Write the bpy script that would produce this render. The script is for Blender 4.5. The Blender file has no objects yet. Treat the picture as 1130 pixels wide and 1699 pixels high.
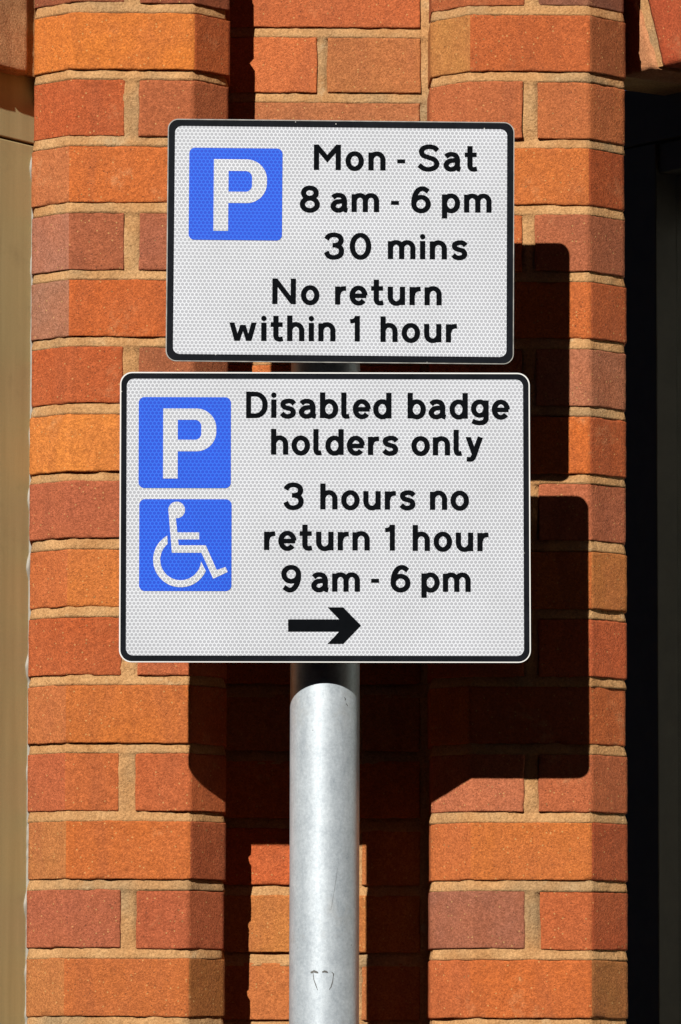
import bpy, bmesh, math, random
from mathutils import Vector, Matrix, noise
random.seed(11)
rad = math.radians
scene = bpy.context.scene
COL = scene.collection

# ------------------------------------------------------------------ camera
F_PX, DIST, EYE = 8955.0, 6.0, 1.6           # focal length in photo pixels, metres to the pier fronts, eye height
PITCH, YAW, ROLL = rad(5.93), rad(1.3), rad(0.12)
fw = Vector((math.sin(YAW)*math.cos(PITCH), math.cos(YAW)*math.cos(PITCH), math.sin(PITCH)))
r0 = Vector((math.cos(YAW), -math.sin(YAW), 0))
u0 = r0.cross(fw)
rt = r0*math.cos(ROLL)+u0*math.sin(ROLL)
up = rt.cross(fw)
CP = Vector((-DIST*math.tan(YAW), -DIST, EYE))
cam_data = bpy.data.cameras.new("camera")
cam = bpy.data.objects.new("camera", cam_data)
COL.objects.link(cam)
cam_data.sensor_fit = 'HORIZONTAL'; cam_data.sensor_width = 36
cam_data.lens = F_PX*36/1130
cam_data.clip_start = 0.1; cam_data.clip_end = 500
cam.matrix_world = Matrix(((rt.x, up.x, -fw.x, CP.x), (rt.y, up.y, -fw.y, CP.y), (rt.z, up.z, -fw.z, CP.z), (0, 0, 0, 1)))
scene.camera = cam

# ------------------------------------------------------------------ light
SUN = Vector((0.415, 1.0, -0.63))
EL = math.atan2(0.63, math.hypot(0.415, 1))
world = bpy.data.worlds.new("World"); scene.world = world; world.use_nodes = True
wn = world.node_tree.nodes; wl = world.node_tree.links
bg = wn['Background']; bg.inputs['Strength'].default_value = 0.05
sky = wn.new('ShaderNodeTexSky'); sky.sky_type = 'NISHITA'; sky.sun_disc = False
sky.sun_elevation = EL; sky.sun_rotation = math.atan2(-SUN.x, -SUN.y)
sky.air_density = 0.12; sky.dust_density = 0.0; sky.ozone_density = 1.0
wl.new(sky.outputs[0], bg.inputs[0])
sd = bpy.data.lights.new("sun", 'SUN'); sd.energy = 5.0; sd.angle = rad(0.5); sd.color = (1.0, 0.96, 0.89)
so = bpy.data.objects.new("sun", sd); COL.objects.link(so)
so.location = (-3, -8, 8); so.rotation_euler = SUN.to_track_quat('-Z', 'Y').to_euler()
scene.view_settings.view_transform = 'Standard'; scene.view_settings.look = 'None'
scene.view_settings.exposure = 0.6; scene.view_settings.gamma = 1; scene.view_settings.use_curve_mapping = False

# ------------------------------------------------------------------ helpers
def at(px, py, Y):                            # the point at depth Y seen at a photo pixel
    d = fw + rt*((px-565)/F_PX) + up*((849.5-py)/F_PX)
    return CP + d*((Y-CP.y)/d.y)
def at_plane(px, py, p0, n):
    d = fw + rt*((px-565)/F_PX) + up*((849.5-py)/F_PX)
    return CP + d*((p0-CP).dot(n)/d.dot(n))
ALB = 0.60                                     # sunlit picture colour -> surface colour at this exposure
def lin(r, g, b):
    f = lambda c: (c/255/12.92 if c/255 <= .04045 else ((c/255+.055)/1.055)**2.4)
    return (f(r)*ALB, f(g)*ALB, f(b)*ALB)
def props(o, label=None, cat=None, group=None, kind=None):
    if label: o['label'] = label
    if cat: o['category'] = cat
    if group: o['group'] = group
    if kind: o['kind'] = kind
    return o
def empty(name, loc, rot=(0, 0, 0)):
    o = bpy.data.objects.new(name, None); COL.objects.link(o); o.location = loc; o.rotation_euler = rot
    o.empty_display_size = 0.1
    return o
def link(name, bm, mats, parent=None, smooth=False):
    me = bpy.data.meshes.new(name); bm.to_mesh(me); bm.free()
    for m in (mats if isinstance(mats, (list, tuple)) else [mats]): me.materials.append(m)
    if smooth:
        for p in me.polygons: p.use_smooth = True
    o = bpy.data.objects.new(name, me); COL.objects.link(o)
    if parent: o.parent = parent
    return o
def box(bm, x0, x1, y0, y1, z0, z1, M=None, bev=0.0):
    vs = [Vector((x, y, z)) for z in (z0, z1) for y in (y0, y1) for x in (x0, x1)]
    v = [bm.verts.new(M @ p if M else p) for p in vs]
    fs = [bm.faces.new([v[i] for i in q]) for q in ((0, 2, 3, 1), (4, 5, 7, 6), (0, 1, 5, 4), (1, 3, 7, 5), (3, 2, 6, 7), (2, 0, 4, 6))]
    if bev:
        es = list({e for f in fs for e in f.edges})
        bmesh.ops.bevel(bm, geom=es, offset=bev, segments=2, affect='EDGES', profile=0.6)

# ------------------------------------------------------------------ materials
def mat(name):
    m = bpy.data.materials.new(name); m.use_nodes = True
    nt = m.node_tree
    return m, nt, nt.nodes['Principled BSDF']
def N(nt, t, **kw):
    n = nt.nodes.new(t)
    for k, v in kw.items(): setattr(n, k, v)
    return n
def setin(nt, sock, v):
    if hasattr(v, 'links') or hasattr(v, 'is_output') and not isinstance(v, (float, int, tuple)): nt.links.new(v, sock)
    else: sock.default_value = v
def math_n(nt, op, a, b=0.0, c=None, clamp=False):
    n = N(nt, 'ShaderNodeMath', operation=op); n.use_clamp = clamp
    setin(nt, n.inputs[0], a); setin(nt, n.inputs[1], b)
    if c is not None: setin(nt, n.inputs[2], c)
    return n.outputs[0]
def maprange(nt, v, a, b, c=0.0, d=1.0):
    n = N(nt, 'ShaderNodeMapRange'); setin(nt, n.inputs[0], v)
    for i, x in enumerate((a, b, c, d)): n.inputs[i+1].default_value = x
    return n.outputs[0]
def noise_n(nt, vec, scale, detail=3.0, rough=.5, dist=0.0):
    n = N(nt, 'ShaderNodeTexNoise'); n.inputs['Scale'].default_value = scale; n.inputs['Detail'].default_value = detail
    n.inputs['Roughness'].default_value = rough; n.inputs['Distortion'].default_value = dist
    if vec: nt.links.new(vec, n.inputs['Vector'])
    return n.outputs['Fac']
def vor(nt, vec, scale, feat='F1', out='Distance'):
    n = N(nt, 'ShaderNodeTexVoronoi', feature=feat); n.inputs['Scale'].default_value = scale
    nt.links.new(vec, n.inputs['Vector'])
    return n.outputs[out]
def mix(nt, fac, a, b, mode='MIX'):
    n = N(nt, 'ShaderNodeMix', data_type='RGBA', blend_type=mode)
    setin(nt, n.inputs[0], fac)
    for s, v in ((n.inputs[6], a), (n.inputs[7], b)):
        if isinstance(v, tuple): s.default_value = (*v[:3], 1)
        else: nt.links.new(v, s)
    return n.outputs[2]
def objcoord(nt): return N(nt, 'ShaderNodeTexCoord').outputs['Object']
def bump(nt, bsdf, h, strength, dist, prev=None):
    n = N(nt, 'ShaderNodeBump'); n.inputs['Strength'].default_value = strength; n.inputs['Distance'].default_value = dist
    nt.links.new(h, n.inputs['Height'])
    if prev: nt.links.new(prev, n.inputs['Normal'])
    nt.links.new(n.outputs[0], bsdf.inputs['Normal'])
    return n.outputs[0]

def m_brick():
    m, nt, b = mat('fired_brick')
    oc = objcoord(nt)
    a = N(nt, 'ShaderNodeAttribute', attribute_name='tint').outputs['Color']
    big = maprange(nt, noise_n(nt, oc, 14, 3, .6), .35, .68)
    c = mix(nt, math_n(nt, 'MULTIPLY', big, .38), a, lin(200, 112, 66))
    mpb = N(nt, 'ShaderNodeMapping'); mpb.inputs['Scale'].default_value = (1, 1, .22); nt.links.new(oc, mpb.inputs[0])
    band = maprange(nt, noise_n(nt, mpb.outputs[0], 24, 3, .55, .8), .50, .66)
    c = mix(nt, math_n(nt, 'MULTIPLY', band, .26), c, lin(150, 82, 54))
    fine = noise_n(nt, oc, 430, 4, .75)
    c = mix(nt, 1.0, c, mix(nt, maprange(nt, fine, .34, .66), (.80, .78, .75), (1.18, 1.20, 1.26)), 'MULTIPLY')
    gv = N(nt, 'ShaderNodeTexVoronoi'); gv.inputs['Scale'].default_value = 620; nt.links.new(oc, gv.inputs['Vector'])
    gs = N(nt, 'ShaderNodeSeparateColor'); nt.links.new(gv.outputs['Color'], gs.inputs[0])
    c = mix(nt, 1.0, c, mix(nt, gs.outputs[0], (.80, .78, .76), (1.18, 1.20, 1.25)), 'MULTIPLY')
    mid = noise_n(nt, oc, 120, 3, .6)
    c = mix(nt, 1.0, c, mix(nt, maprange(nt, mid, .3, .7), (.90, .88, .86), (1.10, 1.12, 1.14)), 'MULTIPLY')
    # pale grog grains and dark iron spots
    d1 = vor(nt, oc, 230); r1 = N(nt, 'ShaderNodeTexVoronoi'); r1.inputs['Scale'].default_value = 230
    nt.links.new(oc, r1.inputs['Vector'])
    sep = N(nt, 'ShaderNodeSeparateColor'); nt.links.new(r1.outputs['Color'], sep.inputs[0])
    g = math_n(nt, 'MULTIPLY', math_n(nt, 'LESS_THAN', d1, .22), math_n(nt, 'GREATER_THAN', sep.outputs[0], .84))
    c = mix(nt, math_n(nt, 'MULTIPLY', g, .5), c, lin(236, 190, 120))
    k = math_n(nt, 'MULTIPLY', math_n(nt, 'LESS_THAN', d1, .20), math_n(nt, 'LESS_THAN', sep.outputs[1], .09))
    c = mix(nt, math_n(nt, 'MULTIPLY', k, .5), c, (.03, .018, .012))
    # salt bloom and mortar smears in a few places
    sm = math_n(nt, 'MULTIPLY', maprange(nt, noise_n(nt, oc, 11, 4, .65, .6), .60, .76), maprange(nt, noise_n(nt, oc, 120, 3, .7), .40, .65))
    c = mix(nt, math_n(nt, 'MULTIPLY', sm, .55), c, lin(226, 178, 128))
    nt.links.new(c, b.inputs['Base Color'])
    b.inputs['Roughness'].default_value = .88; b.inputs['Specular IOR Level'].default_value = .22
    h = math_n(nt, 'ADD', math_n(nt, 'ADD', math_n(nt, 'MULTIPLY', fine, .7), math_n(nt, 'MULTIPLY', mid, .35)), math_n(nt, 'MULTIPLY', gs.outputs[1], .35))
    bump(nt, b, h, .85, .0020)
    return m
def m_mortar():
    m, nt, b = mat('sand_mortar')
    oc = objcoord(nt)
    c = mix(nt, maprange(nt, noise_n(nt, oc, 20, 4, .6), .35, .65), lin(200, 146, 94), lin(222, 172, 118))
    c = mix(nt, maprange(nt, noise_n(nt, oc, 8, 3, .6), .5, .72), c, lin(176, 146, 108))
    fine = noise_n(nt, oc, 400, 4, .75)
    c = mix(nt, 1.0, c, mix(nt, maprange(nt, fine, .34, .66), (.68, .66, .63), (1.26, 1.28, 1.30)), 'MULTIPLY')
    sm = math_n(nt, 'MULTIPLY', maprange(nt, noise_n(nt, oc, 17, 4, .65, .6), .60, .72), maprange(nt, noise_n(nt, oc, 90, 3, .7), .38, .6))
    c = mix(nt, math_n(nt, 'MULTIPLY', sm, .7), c, lin(232, 204, 160))
    nt.links.new(c, b.inputs['Base Color']); b.inputs['Roughness'].default_value = .95
    b.inputs['Specular IOR Level'].default_value = .15
    h = math_n(nt, 'ADD', fine, noise_n(nt, oc, 150, 3, .6))
    bump(nt, b, h, .9, .0022)
    return m
PITCH_HEX = .00435
def hex_mask(nt, oc):                          # 1 on the pale walls between the honeycomb cells of the sheeting
    s = N(nt, 'ShaderNodeSeparateXYZ'); nt.links.new(oc, s.inputs[0])
    X = math_n(nt, 'DIVIDE', s.outputs[0], PITCH_HEX); Z = math_n(nt, 'DIVIDE', s.outputs[2], PITCH_HEX)
    R3 = math.sqrt(3)
    def cell(ox, oz):
        x = math_n(nt, 'SUBTRACT', math_n(nt, 'FRACT', math_n(nt, 'ADD', X, 500+ox)), .5)
        z = math_n(nt, 'MULTIPLY', math_n(nt, 'SUBTRACT', math_n(nt, 'FRACT', math_n(nt, 'ADD', math_n(nt, 'DIVIDE', Z, R3), 500+oz)), .5), R3)
        x = math_n(nt, 'ABSOLUTE', x); z = math_n(nt, 'ABSOLUTE', z)
        return math_n(nt, 'MAXIMUM', x, math_n(nt, 'ADD', math_n(nt, 'MULTIPLY', x, .5), math_n(nt, 'MULTIPLY', z, R3/2)))
    d = math_n(nt, 'MINIMUM', cell(0, 0), cell(.5, .5))
    return maprange(nt, d, .375, .43)
def m_sheet(name, cell, wall, rough=.35):
    m, nt, b = mat(name)
    oc = objcoord(nt)
    f = hex_mask(nt, oc)
    c = mix(nt, f, cell, wall)
    dirt = maprange(nt, noise_n(nt, oc, 9, 5, .65), .3, .75)
    c = mix(nt, 1.0, c, mix(nt, dirt, (1.04, 1.04, 1.04), (.92, .92, .91)), 'MULTIPLY')
    grain = noise_n(nt, oc, 600, 2, .6)
    c = mix(nt, 1.0, c, mix(nt, maprange(nt, grain, .3, .7), (.95, .95, .95), (1.05, 1.05, 1.05)), 'MULTIPLY')
    nt.links.new(c, b.inputs['Base Color']); b.inputs['Roughness'].default_value = rough
    b.inputs['Specular IOR Level'].default_value = .35
    return m
def m_plain(name, col, rough=.5, metal=0.0, spec=.5, var=.12, scale=30, bumps=0.0):
    m, nt, b = mat(name)
    oc = objcoord(nt)
    f = maprange(nt, noise_n(nt, oc, scale, 5, .65), .3, .7)
    c = mix(nt, f, tuple(x*(1-var) for x in col), tuple(min(1, x*(1+var)) for x in col))
    nt.links.new(c, b.inputs['Base Color']); b.inputs['Roughness'].default_value = rough
    b.inputs['Metallic'].default_value = metal; b.inputs['Specular IOR Level'].default_value = spec
    if bumps: bump(nt, b, noise_n(nt, oc, scale*8, 3, .6), bumps, .001)
    return m
def m_border():
    m, nt, b = mat('black_border_film')
    oc = objcoord(nt)
    c = mix(nt, maprange(nt, noise_n(nt, oc, 40, 4, .6), .35, .7), (.004, .0048, .0065), (.007, .008, .011))
    v = math_n(nt, 'MULTIPLY', math_n(nt, 'LESS_THAN', vor(nt, oc, 90), .07), maprange(nt, noise_n(nt, oc, 30, 2), .5, .56))
    c = mix(nt, v, c, (.35, .35, .33))
    nt.links.new(c, b.inputs['Base Color']); b.inputs['Roughness'].default_value = .5
    b.inputs['Specular IOR Level'].default_value = .03
    return m
def m_galv():
    m, nt, b = mat('galvanised_steel')
    oc = objcoord(nt)
    mp = N(nt, 'ShaderNodeMapping'); mp.inputs['Scale'].default_value = (1, 1, .5); nt.links.new(oc, mp.inputs[0])
    s1 = noise_n(nt, mp.outputs[0], 95, 4, .7, .2)
    s2 = noise_n(nt, oc, 330, 3, .8)
    s3 = noise_n(nt, oc, 12, 3, .6)
    f = math_n(nt, 'ADD', math_n(nt, 'ADD', math_n(nt, 'MULTIPLY', s1, .35), math_n(nt, 'MULTIPLY', s2, .45)), math_n(nt, 'MULTIPLY', s3, .2))
    c = mix(nt, maprange(nt, f, .36, .64), (.29, .33, .37), (.50, .55, .59))
    warm = maprange(nt, noise_n(nt, oc, 18, 4, .7), .58, .74)
    c = mix(nt, math_n(nt, 'MULTIPLY', warm, .25), c, lin(176, 160, 136))
    mp2 = N(nt, 'ShaderNodeMapping'); mp2.inputs['Scale'].default_value = (1, 1, .12); nt.links.new(oc, mp2.inputs[0])
    st = maprange(nt, noise_n(nt, mp2.outputs[0], 180, 4, .75), .66, .74)
    sp = math_n(nt, 'MULTIPLY', maprange(nt, noise_n(nt, oc, 330, 3, .7), .64, .70), maprange(nt, noise_n(nt, oc, 26, 3, .6), .52, .62))
    dk = math_n(nt, 'MAXIMUM', math_n(nt, 'MULTIPLY', st, .28), math_n(nt, 'MULTIPLY', sp, .6))
    c = mix(nt, dk, c, lin(58, 58, 56))
    nt.links.new(c, b.inputs['Base Color'])
    b.inputs['Metallic'].default_value = .36
    r = maprange(nt, s3, .3, .7, .42, .47); nt.links.new(r, b.inputs['Roughness'])
    bump(nt, b, math_n(nt, 'ADD', s1, s2), .10, .0004)
    return m
M_BRICK = m_brick(); M_MORTAR = m_mortar()
M_WHITE = m_sheet('honeycomb_reflective_sheet', (.285, .296, .328), (.52, .545, .59))
M_BLUE = m_sheet('blue_reflective_film', (.006, .046, .42), (.015, .105, .58))
M_RIM = m_plain('white_sheet_rim', (.52, .52, .51), .4, var=.04)
M_RIMD = m_plain('worn_plate_rim', (.20, .195, .18), .5, var=.5, scale=60)
M_BORDER = m_border()
M_INK = m_plain('black_lettering_film', (.0035, .004, .005), .6, spec=.0, var=.2)
M_ALU = m_plain('weathered_aluminium', (.14, .14, .14), .6, metal=.5, var=.2)
M_BACK = m_plain('dark_grey_sign_back', (.03, .03, .032), .7, spec=.2)
M_GALV = m_galv()
M_SCUFF = m_plain('dark_scuff', (.085, .085, .08), .9, var=.3)
M_TAN = None

# ------------------------------------------------------------------ brickwork
O, R, T, P_, L_ = (204, 100, 38), (176, 76, 36), (190, 112, 58), (150, 84, 60), (220, 118, 46)
def jit(c, a=8):
    d = random.uniform(-a, a)
    return tuple(max(0, min(255, v+d+random.uniform(-3, 3))) for v in c)
def path_normals(pts):
    out = []
    for i, p in enumerate(pts):
        ns = []
        for a, b in ((i-1, i), (i, i+1)):
            if 0 <= a and b < len(pts):
                d = (pts[b]-pts[a]).normalized(); ns.append(Vector((d.y, -d.x)))
        n = sum(ns, Vector((0, 0)))
        n.normalize(); k = 1/max(.5, n.dot(ns[0]))
        out.append(n*k)
    return out
def sample_path(pts, cuts, a, b):               # points (pos, normal, segment) on the path between lengths a..b
    nor = path_normals(pts)
    acc = [0]
    for i in range(len(pts)-1): acc.append(acc[-1]+(pts[i+1]-pts[i]).length)
    res = []
    for s in cuts:
        s = max(0, min(acc[-1]-1e-9, s))
        for i in range(len(pts)-1):
            if s < acc[i+1] or i == len(pts)-2:
                t = (s-acc[i])/max(1e-9, acc[i+1]-acc[i]); break
        d = (pts[i+1]-pts[i]).normalized(); n0 = Vector((d.y, -d.x))
        if t < 1e-6: n0 = nor[i]
        if t > 1-1e-6: n0 = nor[i+1]
        res.append((pts[i].lerp(pts[i+1], t), n0, i))
    return res, acc
def cuts_for(a, b, breaks, step):
    e = [.0, .0007, .0016, .003]
    c = {a+x for x in e} | {b-x for x in e} | {k for k in breaks if a+.0035 < k < b-.0035}
    base = sorted(c); out = []
    for i in range(len(base)-1):
        n = max(1, int(round((base[i+1]-base[i])/step)))
        out += [base[i]+(base[i+1]-base[i])*j/n for j in range(n)]
    return out+[base[-1]]
def brick(bm, lay, pts, s0, s1, z0, z1, cols, fine=True, off=(0, 0, 0)):
    acc = [0]
    for i in range(len(pts)-1): acc.append(acc[-1]+(pts[i+1]-pts[i]).length)
    if fine:
        cs = cuts_for(s0, s1, acc[1:-1], .0045); cz = cuts_for(z0, z1, [], .0045)
    else:
        cs = sorted({s0, s1} | {k for k in acc[1:-1] if s0 < k < s1}); cz = [z0, z1]
    sm, _ = sample_path(pts, cs, s0, s1)
    seed = Vector((random.uniform(0, 50), random.uniform(0, 50), random.uniform(0, 50)))
    rr = random.uniform(.0009, .0017); wob = random.uniform(-.0007, .0007)
    g = []
    for i, (p, n, seg) in enumerate(sm):
        row = []
        for j, z in enumerate(cz):
            s = cs[i]; x = 0.0; dz = 0.0; ds = 0.0
            if fine:
                q = Vector((p.x, p.y, z))
                nz = noise.noise(q*55+seed); nf = noise.noise(q*240+seed)
                de = min(s-s0, s1-s); dv = min(z-z0, z1-z)
                chip = max(0, noise.noise(q*70+seed*2)-.22)*.009
                r_ = rr*(1+.7*nz)+chip
                for d in (de, dv):
                    if d < r_: x -= (1-math.sqrt(max(0, 1-((r_-d)/r_)**2)))*r_*.9
                x += nz*.00045+nf*.00022+wob
                if dv < 1e-6: dz = noise.noise(q*40+seed)*.0011+noise.noise(q*170+seed)*.0009
                if de < 1e-6: ds = noise.noise(q*40+seed)*.0014
            pos = p + n*x
            row.append(bm.verts.new((pos.x+off[0]+ds, pos.y+off[1], z+off[2]+dz)))
        g.append(row)
    def tint(f, seg):
        c = cols[min(seg, len(cols)-1)]
        c = tuple(a_*.80+b_*.20 for a_, b_ in zip(c, (204, 110, 56)))
        l = lin(*c); l = (l[0]*1.04, l[1]*1.28, l[2]*1.45)
        for lp in f.loops: lp[lay] = (*l, 1)
    ni, nj = len(g), len(g[0])
    for i in range(ni-1):
        for j in range(nj-1):
            f = bm.faces.new((g[i][j], g[i+1][j], g[i+1][j+1], g[i][j+1])); f.smooth = True
            tint(f, sm[i][2] if sm[i][2] == sm[min(i+1, ni-1)][2] or True else 0)
    ring = [(i, 0) for i in range(ni)]+[(ni-1, j) for j in range(1, nj)]+[(i, nj-1) for i in range(ni-2, -1, -1)]+[(0, j) for j in range(nj-2, 0, -1)]
    back = []
    for (i, j) in ring:
        v = g[i][j].co; n = sm[i][1]
        back.append(bm.verts.new((v.x-n.x*.014, v.y-n.y*.014, v.z)))
    for k in range(len(ring)):
        a, b_ = ring[k], ring[(k+1) % len(ring)]
        f = bm.faces.new((g[b_[0]][b_[1]], g[a[0]][a[1]], back[k], back[(k+1) % len(ring)]))
        tint(f, sm[a[0]][2])
VIEW_LO, VIEW_HI = 1.60, 2.86
zt1 = at(200, 21, 0).z; zt15 = at(200, 1591, 0).z
COURSE = (zt1-zt15)/14
BH = COURSE-.0118
def ztop(k): return zt1-(k-1)*COURSE
K0 = 1-int((3.55-zt1)/COURSE); K1 = 1+int((zt1-.02)/COURSE)
def mortar(pts, name, parent, zlo, zhi, shift=0.0, vj=None):
    bm = bmesh.new()
    acc = [0]
    for i in range(len(pts)-1): acc.append(acc[-1]+(pts[i+1]-pts[i]).length)
    cs = cuts_for(0, acc[-1], acc[1:-1], .005)
    sm, _ = sample_path(pts, cs, 0, acc[-1])
    rows = []
    k = K0
    for k in range(K0, K1+1):
        zt = ztop(k)+shift; zb = zt-BH; nz_ = zb-(COURSE-BH)
        if zb > zhi or nz_ < zlo: continue
        fine = VIEW_LO < zt < VIEW_HI
        m_ = 9 if fine else 1
        for j in range(m_): rows.append((zt-BH*(j+(.25 if fine and j == 0 else 0))/m_, ('v', vj(k) if vj else [])))
        H = COURSE-BH
        for t, d in ((0, -.0027), (.12, -.0025), (.3, -.0017), (.55, -.0011), (.8, -.0004), (.97, -.0004)):
            rows.append((zb-H*t-(.0001 if t == 0 else 0), d))
    g = []
    for z, d in rows:
        r = []
        for ii, (p, n, seg) in enumerate(sm):
            q = Vector((p.x, p.y, z)); d_ = d
            if isinstance(d, tuple): d_ = -.0018 if any(a-.003 < cs[ii] < b+.003 for a, b in d[1]) else -.0085
            x = d_+noise.noise(q*38)*.0012+noise.noise(q*150)*.0007-max(0, noise.noise(q*21+Vector((9, 0, 0)))-.3)*.008
            r.append(bm.verts.new((p.x+n.x*x, p.y+n.y*x, z)))
        g.append(r)
    for j in range(len(g)-1):
        for i in range(len(cs)-1):
            f = bm.faces.new((g[j+1][i], g[j+1][i+1], g[j][i+1], g[j][i])); f.smooth = True
    return link(name, bm, M_MORTAR, parent)

CH = .041; RECESS = .110
pxx = lambda px, Y: at(px, 850, Y).x
V2 = lambda x, y: Vector((x, y))
building = props(empty('brick_building', (0, .4, 0)),
    'red and orange brick building front with two faceted piers and windows behind the parking signs', 'building')
building_off = Vector((0, .4, 0))
def under(o, parent=building):                 # parent while keeping coordinates in metres from the origin
    o.parent = parent
    o.matrix_parent_inverse = Matrix.Translation(-building_off)
    return o
def pier(xs, jx, rows_, label):
    a, b, c, d = xs
    pts = [V2(a, .20), V2(a, CH), V2(b, 0), V2(c, 0), V2(d, CH), V2(d, RECESS+.02)]
    acc = [0]
    for i in range(5): acc.append(acc[-1]+(pts[i+1]-pts[i]).length)
    tot = acc[-1]
    j0 = acc[2]+(jx[0]-b); j1 = acc[2]+(jx[1]-b)
    bm = bmesh.new(); lay = bm.loops.layers.float_color.new('tint')
    for k in range(K0, K1+1):
        zt = ztop(k); zb = max(.003, zt-BH)
        if zt < .02: continue
        fine = zt > VIEW_LO and zb < VIEW_HI
        spec = rows_.get(k)
        off = (random.uniform(-.0011, .0011), random.uniform(-.0012, .0012), random.uniform(-.0008, .0008)) if fine else (0, 0, 0)
        if k % 2 == 0:
            if spec: A, B = spec[0], spec[1]
            else: A, B = [jit(random.choice((R, R, P_)), 12)], [jit(random.choice((R, P_, T)), 12)]
            dj = random.uniform(-.002, .002)
            brick(bm, lay, pts, 0, j0+dj, zb, zt, A, fine, off)
            off = (random.uniform(-.0011, .0011), random.uniform(-.0012, .0012), random.uniform(-.0008, .0008)) if fine else off
            brick(bm, lay, pts, j1+dj, tot, zb, zt, B, fine, off)
        else:
            A = spec[0] if spec else [jit(random.choice((O, O, T)), 12)]
            brick(bm, lay, pts, 0, tot, zb, zt, A, fine, off)
    o = under(link('brick_pier', bm, M_BRICK)); o['label'] = label
    m = mortar(pts, 'mortar', None, 0, 3.6, 0, lambda k: [(j0, j1)] if k % 2 == 0 else []); m.parent = o
    return o
def seg3(l, f, r): return [l, l, f, r, r]
LROWS = {0: ([(128, 62, 40)], [(132, 62, 40)]), 1: ([(226, 116, 38)]*3+[(192, 84, 34)]*2,), 2: ([(186, 76, 34)], [(176, 86, 48)]),
    3: (seg3((200, 108, 60), (212, 100, 38), (190, 90, 40)),), 4: (seg3((176, 108, 84), (158, 80, 52), R), [(160, 84, 60)]),
    5: (seg3((164, 108, 84), (202, 86, 30), (180, 80, 34)),), 6: ([(188, 78, 34)], [(150, 80, 50)]),
    7: ([(234, 128, 48)],), 8: ([(178, 84, 54)], [(176, 74, 36)]), 9: (seg3((204, 98, 46), (216, 112, 44), (200, 90, 36)),),
    10: ([(186, 78, 34)], [(196, 90, 50)]), 11: (seg3((198, 104, 52), (208, 104, 38), (190, 80, 30)),),
    12: (seg3((186, 84, 48), (196, 92, 42), R), [(190, 84, 40)]), 13: (seg3((192, 112, 56), (206, 98, 36), (158, 66, 34)),),
    14: ([(172, 84, 58)], [(176, 78, 46)]), 15: (seg3((192, 114, 56), (198, 98, 42), (160, 92, 40)),)}
RROWS = {0: ([(168, 78, 40)], [(112, 70, 56)]), 1: (seg3((190, 120, 58), (190, 84, 34), (150, 78, 40)),),
    2: ([(188, 94, 52)], [(190, 98, 50)]), 3: (seg3(O, (208, 104, 42), (176, 70, 28)),), 4: ([(206, 96, 40)], [(166, 86, 56)]),
    5: (seg3(O, (206, 94, 34), (188, 82, 38)),), 6: ([(166, 90, 60)], [(178, 104, 74)]), 7: (seg3(O, (212, 96, 32), (188, 78, 34)),),
    8: ([(184, 92, 58)], [(182, 92, 60)]), 9: (seg3(O, O, (206, 118, 52)),), 10: ([R], [(206, 84, 42)]), 11: (seg3(O, R, (196, 88, 38)),),
    12: ([(190, 100, 66)], [(184, 88, 50)]), 13: (seg3((200, 98, 44), (206, 104, 40), (172, 66, 32)),),
    15: (seg3((206, 96, 44), (208, 96, 36), (160, 96, 44)),)}
RROWS[14] = ([(152, 88, 68)], [(190, 86, 42)]*3+[(176, 70, 34)]*2)
LP = [pxx(50, CH), pxx(112, 0), pxx(317, 0), pxx(376, CH)]
RP = [pxx(714, CH), pxx(780, 0), pxx(980, 0), pxx(1039, CH)]
lp = pier(LP, (pxx(203, 0), pxx(228, 0)), LROWS, 'faceted brick pier beside the tan window frame')
rp = pier(RP, (pxx(868, 0), pxx(892, 0)), RROWS, 'faceted brick pier carrying the shadows of the signs')

# flat wall set back between the piers
def back_wall():
    x0, x1 = LP[3]-.02, RP[0]+.0
    pts = [V2(x0-.05, RECESS), V2(x1+.05, RECESS)]
    bm = bmesh.new(); lay = bm.loops.layers.float_color.new('tint')
    P = lambda px: at(px, 100, RECESS).x-(x0-.05)
    sh = .0035*-1.6
    rows_ = {0: [(0, P(697), (200, 92, 46))], 1: [(0, P(526), (214, 104, 52)), (P(543), P(698), (186, 110, 58))],
        2: [(0, P(697), (180, 104, 62))]}
    P2 = lambda px: at(px, 1500, RECESS).x-(x0-.05)
    for k in range(K0, K1+1):
        zt = ztop(k)+sh*(1 if k < 8 else .3); zb = max(.003, zt-BH)
        if zt < .02: continue
        fine = zt > VIEW_LO and zb < VIEW_HI
        if k-0 in rows_: items = rows_[k-0]
        elif k % 2 == 0: items = [(0, P2(697), {14: (200, 116, 52), 16: T}.get(k, jit(O)))]
        else: items = [(0, P2(587), {13: (206, 84, 36), 15: (200, 106, 50)}.get(k, jit(T))), (P2(600), P2(697), {13: (196, 112, 54)}.get(k, jit(T)))]
        for a, b, c in items: brick(bm, lay, pts, a, b, zb, zt, [c], fine, (0, random.uniform(-.001, .001), 0))
    o = under(link('set_back_wall', bm, M_BRICK))
    m = mortar(pts, 'mortar', None, 0, 3.6, sh, lambda k: [(P(697), 9)]+([(P(526), P(543))] if k == 1 else [(P2(587), P2(600))] if k % 2 else [])); m.parent = o
back_wall()

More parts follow.
